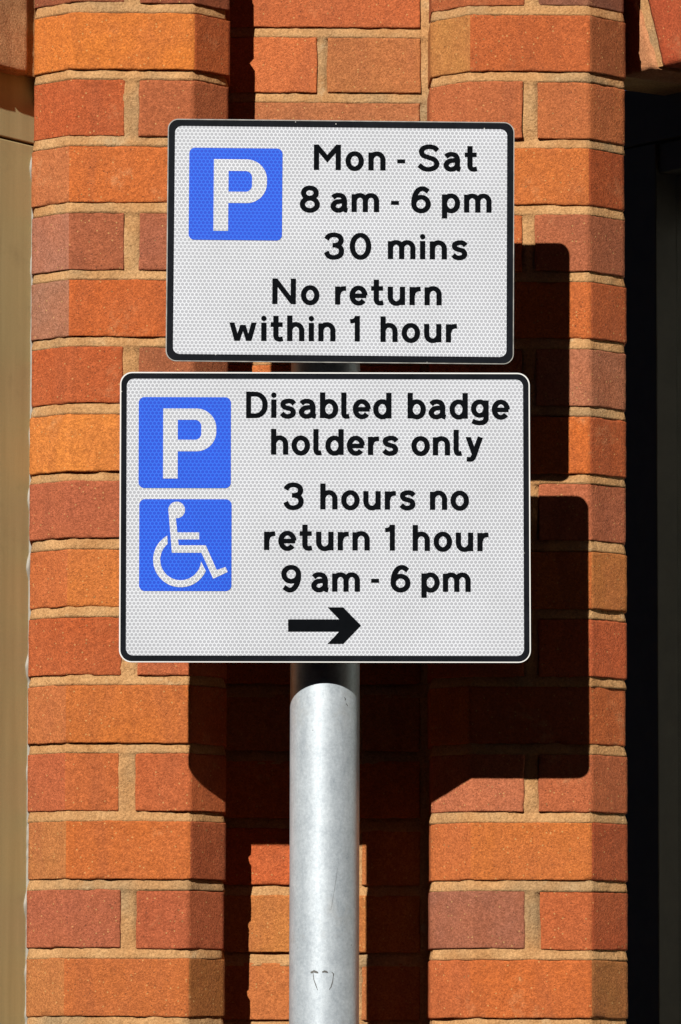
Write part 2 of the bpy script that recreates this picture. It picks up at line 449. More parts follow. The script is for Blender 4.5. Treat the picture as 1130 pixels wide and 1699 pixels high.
# canted bays either side: flat arch, window, wall below, and the bay fronts beyond
CA = rad(55)
def bay(sg, ax, ay, lint_z, q, frame_mat, glass_px, label, wlabel, voussoir_cols, u_first):
    A = Vector((ax, ay, 0)); t = Vector((sg*math.cos(CA), -math.sin(CA), 0)); n = Vector((-sg*math.sin(CA), -math.cos(CA), 0))
    LEN, SILL = .62, .75
    W = lambda u, d, z: A + t*u + n*d + Vector((0, 0, z))       # d: towards the street
    def wbox(bm, u0, u1, d0, d1, z0, z1, bev=0.0):
        M = Matrix(((t.x, n.x, 0, A.x), (t.y, n.y, 0, A.y), (0, 0, 1, 0), (0, 0, 0, 1)))
        box(bm, u0, u1, d0, d1, z0, z1, M, bev)
        bmesh.ops.recalc_face_normals(bm, faces=bm.faces[:])
    # --- brickwork
    bm = bmesh.new(); lay = bm.loops.layers.float_color.new('tint')
    p0 = V2(*W(0, 0, 0).xy); p1 = V2(*W(LEN, 0, 0).xy); p2 = p1+V2(sg*.9, 0)
    pts = [p0, p1, p2] if sg > 0 else [p2, p1, p0]
    l1 = (p1-p0).length; l2 = .9; tot = l1+l2
    for k in range(K0, K1+1):
        zt = ztop(k); zb = max(.003, zt-BH)
        if zt < .02: continue
        if zb < SILL or zb > lint_z+.235:
            s = 0.0 if k % 2 else -.11; 
            while s < tot:
                a, b = max(0, s), min(tot, s+.215)
                if b-a > .03: brick(bm, lay, pts, a, b, zb, zt, [jit(random.choice((O, R, T, P_)))], False)
                s += .225
        else:
            s = l1 if sg > 0 else 0; e = tot if sg > 0 else l2   # bay front pier, plain bond
            s2 = s+.005
            while s2 < e:
                b = min(e-.002, s2+(.215 if k % 2 else .1025))
                if b-s2 > .02: brick(bm, lay, pts, s2, b, zb, zt, [jit(random.choice((O, R, T)))], False)
                s2 = b+.01
    # leaning bricks of the flat arch over the window
    HT = .225
    u = u_first; i = 0
    lean = .5 if sg > 0 else .0
    if sg > 0: u = (at_plane(1092, 110, A, n)-A).dot(t)-.0655
    else: u = (at_plane(46, 60, A, n)-A).dot(t)
    while u < LEN-.01:
        wid = .0655
        sl = lean*max(-1, 1-2*(u/LEN))
        g = []
        c = jit(voussoir_cols[min(i, len(voussoir_cols)-1)], 3); lc = (*lin(*c), 1)
        seedv = Vector((i*3.1, sg*7, 2))
        nu, nz = 14, 44
        for a in range(nu+1):
            rw = []
            for b in range(nz+1):
                fu, fz = a/nu, b/nz
                z = lint_z+fz*HT; uu = u+wid*fu*(1+.0*fz)-sl*(fz*HT)
                d = min(fu*wid, wid-fu*wid, fz*HT, HT-fz*HT)
                qn = Vector((uu, z, 0))
                nn = noise.noise(qn*60+seedv)
                x = -max(0, .002*(1+.6*nn)-d)*.9+nn*.0006
                dz = noise.noise(qn*70+seedv)*.0022 if b in (0, nz) else 0
                du = noise.noise(qn*70+seedv*2)*.0016 if a in (0, nu) else 0
                rw.append(bm.verts.new(W(uu+du, x+.0022, z+dz)))
            g.append(rw)
        def qf(*v):
            if sg < 0: v = v[::-1]
            try:
                f = bm.faces.new(v); f.smooth = True
                for lp_ in f.loops: lp_[lay] = lc
            except ValueError: pass
        for a in range(nu):
            for b in range(nz): qf(g[a][b], g[a+1][b], g[a+1][b+1], g[a][b+1])
        ring = [(a, 0) for a in range(nu+1)]+[(nu, b) for b in range(1, nz+1)]+[(a, nz) for a in range(nu-1, -1, -1)]+[(0, b) for b in range(nz-1, 0, -1)]
        bk = [bm.verts.new(g[a][b].co-n*.21) for a, b in ring]
        for k in range(len(ring)):
            a, b = ring[k], ring[(k+1) % len(ring)]
            qf(g[b[0]][b[1]], g[a[0]][a[1]], bk[k], bk[(k+1) % len(ring)])
        u += wid+.010; i += 1
    o = under(link('bay_wall', bm, M_BRICK)); o['label'] = label
    bm = bmesh.new()
    # mortar body behind the arch, above it and below the sill
    def rough_panel(z0, z1, d, u0=0, u1=LEN):
        nu, nz = int((u1-u0)/.006), int((z1-z0)/.006)
        g = []
        for a in range(nu+1):
            g.append([])
            for b in range(nz+1):
                uu = u0+(u1-u0)*a/nu; z = z0+(z1-z0)*b/nz
                qn = Vector((uu, z, sg*3.0))
                g[-1].append(bm.verts.new(W(uu, d+noise.noise(qn*45)*.0012+noise.noise(qn*160)*.0006, z)))
        for a in range(nu):
            for b in range(nz):
                v = (g[a][b], g[a+1][b], g[a+1][b+1], g[a][b+1])
                bm.faces.new(v if sg > 0 else v[::-1]).smooth = True
    rough_panel(lint_z+.001, lint_z+HT+.01, -.0015)
    wbox(bm, -.05, LEN, -.21, -.006, lint_z+.003, 3.5)
    wbox(bm, 0, LEN, -.12, -.006, 0, SILL)
    xa, xb = (p1.x, p2.x) if sg > 0 else (p2.x, p1.x)
    box(bm, xa, xb, p1.y+.006, p1.y+.12, 0, 3.5)
    m = link('mortar', bm, M_MORTAR); m.parent = o
    # --- window
    w = under(empty('window', (0, 0, 0))); w['label'] = wlabel
    w.location = (0, 0, 0)
    U0 = -.035 if sg < 0 else -.28
    ug = glass_px if glass_px else (at_plane(1089, 500, W(0, -q, 0), n)-A).dot(t)
    bm = bmesh.new()
    hz = lint_z-.0
    wbox(bm, U0, LEN-.01, -q-.05, -q-.0, (lint_z-.073) if sg < 0 else at_plane(1060, 243, W(0, -q, 0), n).z+.0022, lint_z+.02, .0012)          # head
    zh = lint_z-.0755 if sg < 0 else at_plane(1060, 243, W(0, -q, 0), n).z
    zs = zh if sg < 0 else at_plane(1105, 283, W(0, -q, 0), n).z
    if sg > 0: wbox(bm, ug+.001, LEN-.062, -q-.045, -q-.004, zs, zh-.001, .0015)
    wbox(bm, U0, ug, -q-.05, -q-(.001 if sg < 0 else .0), SILL+.04, zh, .0015)      # stile
    wbox(bm, LEN-.06, LEN-.012, -q-.05, -q-.001, SILL+.04, zh, .0015)
    wbox(bm, U0, LEN-.012, -q-.05, -q+.02, SILL, SILL+.038, .002)
    wbox(bm, U0, LEN-.012, -q-.056, -q-.02, SILL+.03, lint_z+.01)if False else None
    fr = link('frame', bm, frame_mat); fr.parent = w
    bm = bmesh.new(); wbox(bm, ug, LEN-.06, -q-.034, -q-.030, SILL+.04, zs); link('pane', bm, M_GLASS).parent = w
    bm = bmesh.new(); z = zs-.004; i = 0
    while z > SILL+.06:
        # each slat is a shallow tilted strip
        vs = [W(ug-.01, -q-.060, z), W(LEN-.05, -q-.060, z), W(LEN-.05, -q-.061, z-.010), W(ug-.01, -q-.061, z-.010), W(LEN-.05, -q-.063, z-.020), W(ug-.01, -q-.063, z-.020)]
        v = [bm.verts.new(p) for p in vs]
        bm.faces.new((v[0], v[1], v[2], v[3])); bm.faces.new((v[3], v[2], v[4], v[5]))
        vb = [bm.verts.new(p-n*.0015) for p in vs]
        bm.faces.new((vb[3], vb[2], vb[1], vb[0])); bm.faces.new((vb[5], vb[4], vb[2], vb[3]))
        z -= .0235
    link('slat_blind', bm, M_BLIND).parent = w
    return A, t, n, W, w, lint_z

def m_tanframe():
    m, nt, b = mat('tan_painted_metal')
    oc = objcoord(nt)
    mp = N(nt, 'ShaderNodeMapping'); mp.inputs['Scale'].default_value = (1, 1, .06); nt.links.new(oc, mp.inputs[0])
    c = mix(nt, maprange(nt, noise_n(nt, mp.outputs[0], 60, 4, .6), .35, .68), TAN1, TAN2)
    c = mix(nt, math_n(nt, 'MULTIPLY', maprange(nt, noise_n(nt, oc, 22, 5, .7), .55, .75), .35), c, tuple(x*.7 for x in TAN1))
    fine = noise_n(nt, oc, 900, 2, .6)
    c = mix(nt, 1.0, c, mix(nt, maprange(nt, fine, .3, .7), (.93, .93, .93), (1.07, 1.07, 1.07)), 'MULTIPLY')
    nt.links.new(c, b.inputs['Base Color']); b.inputs['Roughness'].default_value = .6
    return m
TAN1, TAN2 = (.385, .325, .155), (.45, .385, .19)
M_TAN = m_tanframe()
M_DARK = m_plain('black_painted_frame', (.045, .036, .028), .6, spec=.15, var=.15)
M_BLIND = m_plain('grey_blind_slats', (.74, .76, .72), .5, var=.06)
def m_glass():
    m, nt, b = mat('tinted_glass')
    b.inputs['Base Color'].default_value = (.01, .01, .01, 1); b.inputs['Roughness'].default_value = .03
    t = N(nt, 'ShaderNodeBsdfTransparent'); t.inputs[0].default_value = (.90, .92, .91, 1)
    mx = N(nt, 'ShaderNodeMixShader'); mx.inputs[0].default_value = .05
    nt.links.new(t.outputs[0], mx.inputs[1]); nt.links.new(b.outputs[0], mx.inputs[2])
    nt.links.new(mx.outputs[0], nt.nodes['Material Output'].inputs['Surface'])
    return m
M_GLASS = m_glass()
LX, LY = LP[0]+.016, .150
RX, RY = RP[3]-.014, .150
lzL = at(57, 129, .128).z; lzR = at(1070, 121, .105).z
resL = bay(-1, LX, LY, lzL, .015, M_TAN, .13, 'canted bay wall with tan brick arch end beside the tan frame',
    'window with a wide tan painted frame', [(250, 184, 128), (235, 160, 90), O], .012)
resR = bay(1, RX, RY, lzR, .13, M_DARK, None, 'canted bay wall with leaning red arch brick above the dark window',
    'dark window with a black frame and slatted blind', [(206, 146, 96), (184, 84, 46), (176, 84, 50), O], -.001)
# sealant bead between the tan frame and the pier
A, t, n, W, w, lz = resL
bm = bmesh.new()
q = .015
edge = []
prev = None
z = 1.2
while z < lz-.085:
    pe = None
    # the bead runs down the corner where frame and pier return meet; its free edge wanders
    u_in = -.02
    pw = at_plane(54-(z < 2.2)*0, 850, W(0, -q, 0), n)
    ue = (pw-A).dot(t)
    wd = ue+.0052+max(0, noise.noise(Vector((0, 0, z*26)))-.12)*.011+noise.noise(Vector((3, 0, z*120)))*.0006
    h = .0028+max(0, noise.noise(Vector((5, 0, z*26))))*.002
    r = [bm.verts.new(W(u_in, -q+.0005, z)), bm.verts.new(W(u_in, -q+h, z)), bm.verts.new(W(wd-.0025, -q+h, z)), bm.verts.new(W(wd-.0006, -q+h*.6, z)), bm.verts.new(W(wd, -q-.001, z))]
    if prev:
        for i in range(4): bm.faces.new((prev[i+1], prev[i], r[i], r[i+1])).smooth = True
    prev = r; z += .0018
bmesh.ops.recalc_face_normals(bm, faces=bm.faces[:])
link('sealant_bead', bm, m_plain('pale_sealant', (.19, .175, .145), .6, var=.15)).parent = w

# ------------------------------------------------------------------ ground
bm = bmesh.new(); box(bm, -60, 60, -2.6, .9, -.2, 0)
props(link('pavement', bm, m_plain('paving_slabs', (.07, .067, .062), .9, var=.2, scale=4, bumps=.3)), kind='structure')
bm = bmesh.new(); box(bm, -60, 60, -2.75, -2.604, -.25, .003, bev=.012)
props(link('kerb', bm, m_plain('kerb_stone', (.16, .155, .145), .9, var=.2, scale=6, bumps=.3)), kind='structure')
bm = bmesh.new(); v = [bm.verts.new(p) for p in ((-200, -200, -.12), (200, -200, -.12), (200, 200, -.12), (-200, 200, -.12))]; bm.faces.new(v)
props(link('road', bm, m_plain('asphalt', (.045, .045, .047), .9, var=.2, scale=3, bumps=.4)), kind='structure')

# ------------------------------------------------------------------ unseen terrace, added to shade the road and block sky light
M_FAR = m_plain('dark_far_brick', (.10, .05, .035), .9, var=.25, scale=9)
terr = props(empty('added_shade_terrace', (0, -16, -.12)), 'unseen long dark brick terrace, added across the street to keep the road in shade', 'building')
H_T = 1.42+.63*15.6+.12
bm = bmesh.new(); box(bm, -45, 45, -6, 0, 0, H_T-1.9); link('wall', bm, M_FAR, terr)
bm = bmesh.new()
v = [bm.verts.new(p) for p in ((-45.3, .35, H_T-1.95), (45.3, .35, H_T-1.95), (45.3, -3, H_T+.35), (-45.3, -3, H_T+.35), (45.3, -6.35, H_T-1.95), (-45.3, -6.35, H_T-1.95))]
for q in ((0, 1, 2, 3), (3, 2, 4, 5), (0, 3, 5), (1, 4, 2), (0, 5, 4, 1)): bm.faces.new([v[i] for i in q])
bmesh.ops.recalc_face_normals(bm, faces=bm.faces[:])
link('roof', bm, m_plain('slate_roof', (.06, .06, .065), .7), terr)
M_SASH = m_plain('painted_sash', (.4, .4, .38), .5)
for i in range(24):
    for zz in (1.0, 4.2):
        x = -43+i*3.7
        bm = bmesh.new(); box(bm, x, x+.06, .001, .05, zz, zz+1.7); box(bm, x+1.04, x+1.1, .001, .05, zz, zz+1.7)
        box(bm, x+.061, x+1.039, .001, .05, zz+1.64, zz+1.7); box(bm, x+.061, x+1.039, .001, .05, zz, zz+.06); box(bm, x+.061, x+1.039, .001, .045, zz+.82, zz+.87)
        wf = link('window', bm, M_SASH, terr)
        bm = bmesh.new(); box(bm, x+.061, x+1.039, .002, .01, zz+.061, zz+1.639); link('pane', bm, m_plain('dark_pane', (.01, .012, .014), .1, var=0) if i+zz == 1 else bpy.data.materials['dark_pane'], wf)

# ------------------------------------------------------------------ sign post
SY0 = SY = -.183                                # depth of the sign faces (the upper one sits 10 mm further back)
GAP, PR = .032, .038
PX, PY = at(540.8, 1300, SY).x, SY+GAP+PR
PTOP = at(541, 240, SY).z
post = props(empty('sign_post', (PX, PY, 0)), 'round galvanised steel post holding both parking signs', 'sign post')
bm = bmesh.new()
seg = 96
nzp = 60
rings = []
for j in range(nzp+1):
    z = PTOP*j/nzp
    rings.append([bm.verts.new((math.cos(2*math.pi*i/seg)*PR, math.sin(2*math.pi*i/seg)*PR, z)) for i in range(seg)])
for j in range(nzp):
    for i in range(seg):
        bm.faces.new((rings[j][i], rings[j][(i+1) % seg], rings[j+1][(i+1) % seg], rings[j+1][i])).smooth = True
link('pole', bm, M_GALV, post)
bm = bmesh.new()
prof = [(.0395, -.012), (.0405, 0), (.039, .004), (.03, .008), (.012, .0105), (.0005, .011)]
rs = [[bm.verts.new((math.cos(2*math.pi*i/48)*r, math.sin(2*math.pi*i/48)*r, PTOP+z)) for i in range(48)] for r, z in prof]
for j in range(len(rs)-1):
    for i in range(48): bm.faces.new((rs[j][i], rs[j][(i+1) % 48], rs[j+1][(i+1) % 48], rs[j+1][i])).smooth = True
link('post_cap', bm, m_plain('black_plastic_cap', (.02, .02, .02), .5), post)
# rubbed scuff marks low on the post: two short dashes, two curved strokes, a few specks
def on_post(px, py):
    p = at(px, py, PY-PR); x = max(-PR*.98, min(PR*.98, p.x-PX))
    y = -math.sqrt(PR*PR-x*x)
    k = (PR+.00025)/PR
    p = at(px, py, PY+y); x = max(-PR*.98, min(PR*.98, p.x-PX)); y = -math.sqrt(PR*PR-x*x)
    return Vector((x*k, y*k, p.z))
def scuff(pts, w0):
    bm = bmesh.new(); prev = None
    P = []
    for i in range(len(pts)-1):
        for s in range(6): P.append(Vector(pts[i]).lerp(Vector(pts[i+1]), s/6))
    P.append(Vector(pts[-1]))
    for i, p in enumerate(P):
        d = (P[min(i+1, len(P)-1)]-P[max(i-1, 0)]).normalized(); nn = Vector((-d.y, d.x))
        ww = w0*(.45+.55*math.sin(math.pi*(i+.6)/(len(P)+.2)))*(1+.4*noise.noise(Vector((p.x, p.y, 0))*.7))
        a, b = p+nn*ww/2, p-nn*ww/2
        r = [bm.verts.new(on_post(a.x, a.y)), bm.verts.new(on_post(b.x, b.y))]
        if prev: bm.faces.new((prev[0], prev[1], r[1], r[0]))
        prev = r
    link('scuff_mark', bm, M_SCUFF, post)
scuff([(515.5, 1614), (521, 1611.5), (528, 1614)], 4.2)
scuff([(534.5, 1613), (539, 1611.5), (544, 1613.5)], 3.6)
scuff([(519.5, 1614), (521, 1626), (525, 1637), (527, 1643)], 1.4)
scuff([(553, 1617), (552, 1628), (549, 1638), (546, 1642)], 1.5)
scuff([(550.5, 1613), (553.5, 1616), (553, 1620)], 1.6)
scuff([(571.5, 1157), (573, 1160), (572.5, 1162)], 1.5)
scuff([(574, 1167), (576, 1170), (577, 1172)], 1.3)
scuff([(560, 1440), (555, 1475), (549, 1510)], .35)

# ------------------------------------------------------------------ lettering (stroke-built, units of 1 mm; x-height 20, capitals 28)
def arc(cx, cy, rx, ry, a0, a1, n=20):
    return [(cx+rx*math.cos(rad(a0+(a1-a0)*i/n)), cy+ry*math.sin(rad(a0+(a1-a0)*i/n))) for i in range(n+1)]
def spl(p, n=7):
    out = []
    for i in range(len(p)-1):
        a = p[max(0, i-1)]; b = p[i]; c = p[i+1]; d = p[min(len(p)-1, i+2)]
        for k in range(n):
            s = k/n
            out.append(tuple(.5*(2*b[j]+(c[j]-a[j])*s+(2*a[j]-5*b[j]+4*c[j]-d[j])*s*s+(3*b[j]-a[j]-3*c[j]+d[j])*s**3) for j in (0, 1)))
    return out+[p[-1]]
G = {}
def glyph(ch, w, *st): G[ch] = (w, st)
ST = lambda x, y0, y1: [(x, y0), (x, y1)]
glyph('o', 19.4, ('c', arc(9.7, 10, 7.2, 8.4, 0, 360, 48)))
glyph('n', 18, ST(2.5, 0, 19.6), arc(9, 11.4, 6.5, 7.0, 165, 0)+[(15.5, 0)])
glyph('h', 18, ST(2.5, 0, 28), arc(9, 11.4, 6.5, 7.0, 165, 0)+[(15.5, 0)])
glyph('m', 29.4, ST(2.5, 0, 19.6), arc(8.6, 12, 6.1, 6.4, 165, 0)+[(14.7, 0)], arc(20.8, 12, 6.1, 6.4, 165, 0)+[(26.9, 0)])
glyph('u', 18.2, ST(15.7, 0, 20), [(2.5, 20)]+arc(9.1, 8.6, 6.6, 7.0, 180, 345))
glyph('r', 11.7, ST(2.5, 0, 19.8), spl([(2.9, 11.5), (4.2, 15), (7, 17.2), (11.7, 17.8)]))
glyph('e', 18.6, [(3, 9.8), (17.9, 9.8)], arc(9.4, 10, 7.0, 8.4, 2, 322, 40))
glyph('t', 13.8, [(0, 18), (13, 18)], spl([(5.7, 27.6), (5.7, 20), (5.7, 10), (5.75, 5.4), (6.9, 2.9), (9.6, 1.9), (13.3, 2.5)]))
glyph('l', 8.8, spl([(2.5, 28), (2.5, 18), (2.5, 10), (2.6, 5), (3.5, 2.6), (5.6, 1.9), (8.4, 2.4)]))
glyph('i', 5.2, ST(2.6, 0, 20), ('dot', (2.6, 24.8, 2.9)))
glyph('a', 18.6, spl([(2.3, 15.6), (5, 17.8), (8.8, 18.5), (13, 17), (14.9, 12.8), (14.9, 8), (14.9, 4.6), (15.7, 2.4), (18.2, 1.6)]),
      spl([(14.9, 11.8), (10, 11.6), (5.2, 10.4), (2.5, 6.4), (4.4, 2.9), (8, 1.7), (12, 2.8), (14.9, 5.8)]))
glyph('s', 16.6, spl([(15.2, 15.4), (12.6, 17.9), (8.6, 18.5), (4.2, 17.2), (3.0, 14.4), (4.8, 11.8), (8.6, 10.6), (12.5, 9.2), (14.1, 6.2), (12.6, 3), (8.2, 1.6), (4.4, 2.5), (1.6, 4.9)]))
glyph('d', 19.2, ST(16.7, 0, 28), ('c', arc(9.6, 10, 7.1, 8.4, 0, 360, 48)))
glyph('b', 19.2, ST(2.5, 0, 28), ('c', arc(9.6, 10, 7.1, 8.4, 0, 360, 48)))
glyph('p', 19.2, ST(2.5, -6.6, 19.8), ('c', arc(9.6, 10, 7.1, 8.4, 0, 360, 48)))
glyph('g', 18.6, ('c', arc(9.2, 11.1, 6.7, 7.4, 0, 360, 48)), spl([(16.1, 20), (16.1, 12), (16.1, 4), (15.9, -.6), (13.4, -3.7), (8.8, -4.6), (4.6, -3.9), (1.4, -2.4)]))
glyph('y', 18.8, ('par', 2.9, 9.6, 5.8, 1.2, 20), spl([(16.2, 20), (13, 11), (9.8, 1.6), (8.0, -2.6), (5.6, -4.3), (1.4, -4.0)]))
glyph('w', 29.6, ('par', 2.8, 8.3, 5.6, 0, 20), ('par', 14.4, 8.9, 5.0, 0, 17.5), ('par', 15.2, 20.7, 5.0, 0, 17.5), ('par', 26.8, 21.3, 5.6, 0, 20))
glyph('M', 29, ST(2.6, 0, 28), ST(26.4, 0, 28), [(2.6, 26.3), (14.5, 12.4), (26.4, 26.3)])
glyph('N', 25.2, ST(2.6, 0, 28), ST(22.6, 0, 28), [(3.2, 26), (22, 2)])
glyph('D', 22.9, ('c', [(2.5, 2.1)]+arc(9.5, 13, 10.8, 10.9, -90, 0, 12)+arc(9.5, 15, 10.8, 10.9, 0, 90, 12)+[(2.5, 25.9)]))
glyph('S', 24.4, spl([(22, 22.6), (18.4, 25.6), (12.8, 26.6), (7, 25.2), (4.4, 21.2), (6.4, 17.0), (12.2, 14.8), (18.4, 12.4), (21.2, 8.2), (19.2, 3.8), (12.6, 1.6), (6.8, 2.6), (1.8, 6.2)]))
glyph('8', 21.2, ('c', arc(10.6, 20.8, 6.9, 5.6, 0, 360, 40)), ('c', arc(10.6, 8.2, 8.1, 6.7, 0, 360, 44)))
glyph('0', 23.2, ('c', arc(11.6, 14, 8.9, 12.3, 0, 360, 52)))
glyph('3', 21.4, spl([(2.4, 21.4), (5, 25), (10.4, 26.5), (16.4, 24.8), (18.4, 20.4), (16.4, 16.4), (12.4, 15)])+[(9, 15)], spl([(9, 15), (13, 14.8), (17.2, 12.8), (18.9, 8.4), (16.8, 3.6), (10.6, 1.5), (5, 3.0), (2.2, 7.6)]))
glyph('1', 10.6, ('w', 5.6, ST(7.8, 0, 28)), ('w', 4.6, spl([(0, 22.2), (3.4, 22.6), (5.8, 24.2), (7.4, 27)])))
six = [('c', arc(10.4, 9.3, 7.9, 7.6, 0, 360, 44)), spl([(2.5, 9.3), (2.9, 15), (4.8, 21), (8.2, 25.2), (13, 26.4), (18.2, 23.2)])]
glyph('6', 20.8, *six)
glyph('9', 20.8, ('c', [(20.8-x, 28-y) for x, y in six[0][1]]), [(20.8-x, 28-y) for x, y in six[1]])
glyph('-', 8.6, ('w', 4.2, [(0, 10), (8.6, 10)]))

def ribbon(bm, pts, y, closed=False, wv=5.75, wh=4.9, fixed=None):
    pts = [Vector(p) for p in pts]
    if closed and (pts[0]-pts[-1]).length < 1e-6: pts = pts[:-1]
    q = [pts[0]]
    for p in pts[1:]:
        if (p-q[-1]).length > 1e-4: q.append(p)
    pts = q; m = len(pts); L, Rr = [], []
    def width(d): return fixed if fixed else wh+(wv-wh)*abs(d.y)
    for i in range(m):
        dd = []
        for a, b in ((i-1, i), (i, i+1)):
            if closed: a %= m; b %= m
            elif a < 0 or b >= m: continue
            dd.append((pts[b]-pts[a]).normalized())
        ns = [Vector((-d.y, d.x)) for d in dd]
        n_ = sum(ns, Vector((0, 0))).normalized()
        w_ = sum(width(d) for d in dd)/len(dd)/2/max(.3, n_.dot(ns[0]))
        L.append(bm.verts.new(((pts[i].x+n_.x*w_)/1000, y, (pts[i].y+n_.y*w_)/1000)))
        Rr.append(bm.verts.new(((pts[i].x-n_.x*w_)/1000, y, (pts[i].y-n_.y*w_)/1000)))
    for i in range(m if closed else m-1):
        j = (i+1) % m
        bm.faces.new((L[i], Rr[i], Rr[j], L[j]))
def word(parent, inv, text, px0, px1, pyl, pyr, y0):
    a = inv @ at(px0, pyl, SY); b = inv @ at(px1, pyr, SY)
    W_ = math.hypot(b.x-a.x, b.z-a.z)*1000; ang = math.atan2(b.z-a.z, b.x-a.x)
    ws = [G[c][0] for c in text]
    rnd = 'oedcbpgas' 
    adj = [(-.5 if text[i] in 'oebp' else 0)+(-.5 if text[i+1] in 'oedga' else 0)+(-.9 if text[i] in 'rty' else 0)+(-.6 if text[i+1] in 'tyw' else 0) for i in range(len(text)-1)]
    sc = 1.0
    gap = (W_-sum(ws)-sum(adj))/max(1, len(text)-1)
    if len(text) == 1: sc = 1; x = (W_-ws[0])/2
    else: x = 0
    bm = bmesh.new(); yy = y0
    for i, c in enumerate(text):
        w_, sts = G[c]
        for s in sts:
            yy -= .000006
            n0 = len(bm.verts)
            if isinstance(s, tuple) and s[0] == 'c': ribbon(bm, s[1], yy, True)
            elif isinstance(s, tuple) and s[0] == 'w': ribbon(bm, s[2], yy, False, fixed=s[1])
            elif isinstance(s, tuple) and s[0] == 'par':
                _, xt, xb, pw, ya, yb = s
                bm.faces.new([bm.verts.new((q_[0]/1000, yy, q_[1]/1000)) for q_ in ((xb-pw/2, ya), (xb+pw/2, ya), (xt+pw/2, yb), (xt-pw/2, yb))])
            elif isinstance(s, tuple) and s[0] == 'dot':
                cx, cy, r = s[1]
                bm.faces.new([bm.verts.new(((cx+r*math.cos(2*math.pi*k/28))/1000, yy, (cy+r*math.sin(2*math.pi*k/28))/1000)) for k in range(28)])
            else: ribbon(bm, s, yy)
            bm.verts.ensure_lookup_table()
            for v in bm.verts[n0:]:
                v.co.x += x/1000
        x += w_+gap+(adj[i] if i < len(adj) else 0)
    ca, sa = math.cos(ang), math.sin(ang)
    for v in bm.verts:
        X, Z = v.co.x, v.co.z
        v.co.x = a.x+X*ca-Z*sa; v.co.z = a.z+X*sa+Z*ca
    for f in bm.faces:
        f.normal_update()
        if f.normal.y > 0: f.normal_flip()
    return bm
def merge_words(parent, inv, words, name, y0):
    for w_ in words: link(name, word(parent, inv, *w_, y0), M_INK, parent)
def rrect(x0, x1, z0, z1, r, n=10):
    out = []
    for cx, cz, a in ((x1-r, z1-r, 0), (x0+r, z1-r, 90), (x0+r, z0+r, 180), (x1-r, z0+r, 270)):
        out += [(cx+r*math.cos(rad(a+90*i/n)), cz+r*math.sin(rad(a+90*i/n))) for i in range(n+1)]
    return out
def flat(bm, pts, y):
    f = bm.faces.new([bm.verts.new((x, y, z)) for x, z in pts]); f.normal_update()
    if f.normal.y > 0: f.normal_flip()
    return f
def ring2(bm, a, b, y):
    A_ = [bm.verts.new((x, y, z)) for x, z in a]; B_ = [bm.verts.new((x, y, z)) for x, z in b]
    m = len(a)
    for i in range(m):
        f = bm.faces.new((A_[i], A_[(i+1) % m], B_[(i+1) % m], B_[i])); f.normal_update()
        if f.normal.y > 0: f.normal_flip()
def p_shape(bm, q, y):                          # letter P from its traced box: stem l,r ; top,bottom ; bowl outer right, inner right ; inner top,bottom ; outer bottom
    sl, sr, tp, bt, ro, ri, it, ib, ob = q
    hw = tp-it
    out_r = (tp-ob)/2; in_r = (it-ib)/2*.62
    orr = out_r*.92
    outer = [(sr, tp)]+[(ro-orr+orr*math.cos(rad(a)), tp-orr+orr*math.sin(rad(a))) for a in range(90, -1, -6)]+[(ro-orr+orr*math.cos(rad(a)), ob+orr+orr*math.sin(rad(a))) for a in range(0, -91, -6)]+[(sr, ob)]
    inner = [(sr, it)]+[(ri-in_r+in_r*math.cos(rad(a)), it-in_r+in_r*math.sin(rad(a))) for a in range(90, -1, -6)]+[(ri-in_r+in_r*math.cos(rad(a)), ib+in_r+in_r*math.sin(rad(a))) for a in range(0, -91, -6)]+[(sr, ib)]
    A_ = [bm.verts.new((x, y, z)) for x, z in outer]; B_ = [bm.verts.new((x, y, z)) for x, z in inner]
    for i in range(len(A_)-1):
        f = bm.faces.new((A_[i], A_[i+1], B_[i+1], B_[i])); f.normal_update()
        if f.normal.y > 0: f.normal_flip()
    flat(bm, [(sl, tp), (sr, tp), (sr, bt), (sl, bt)], y)

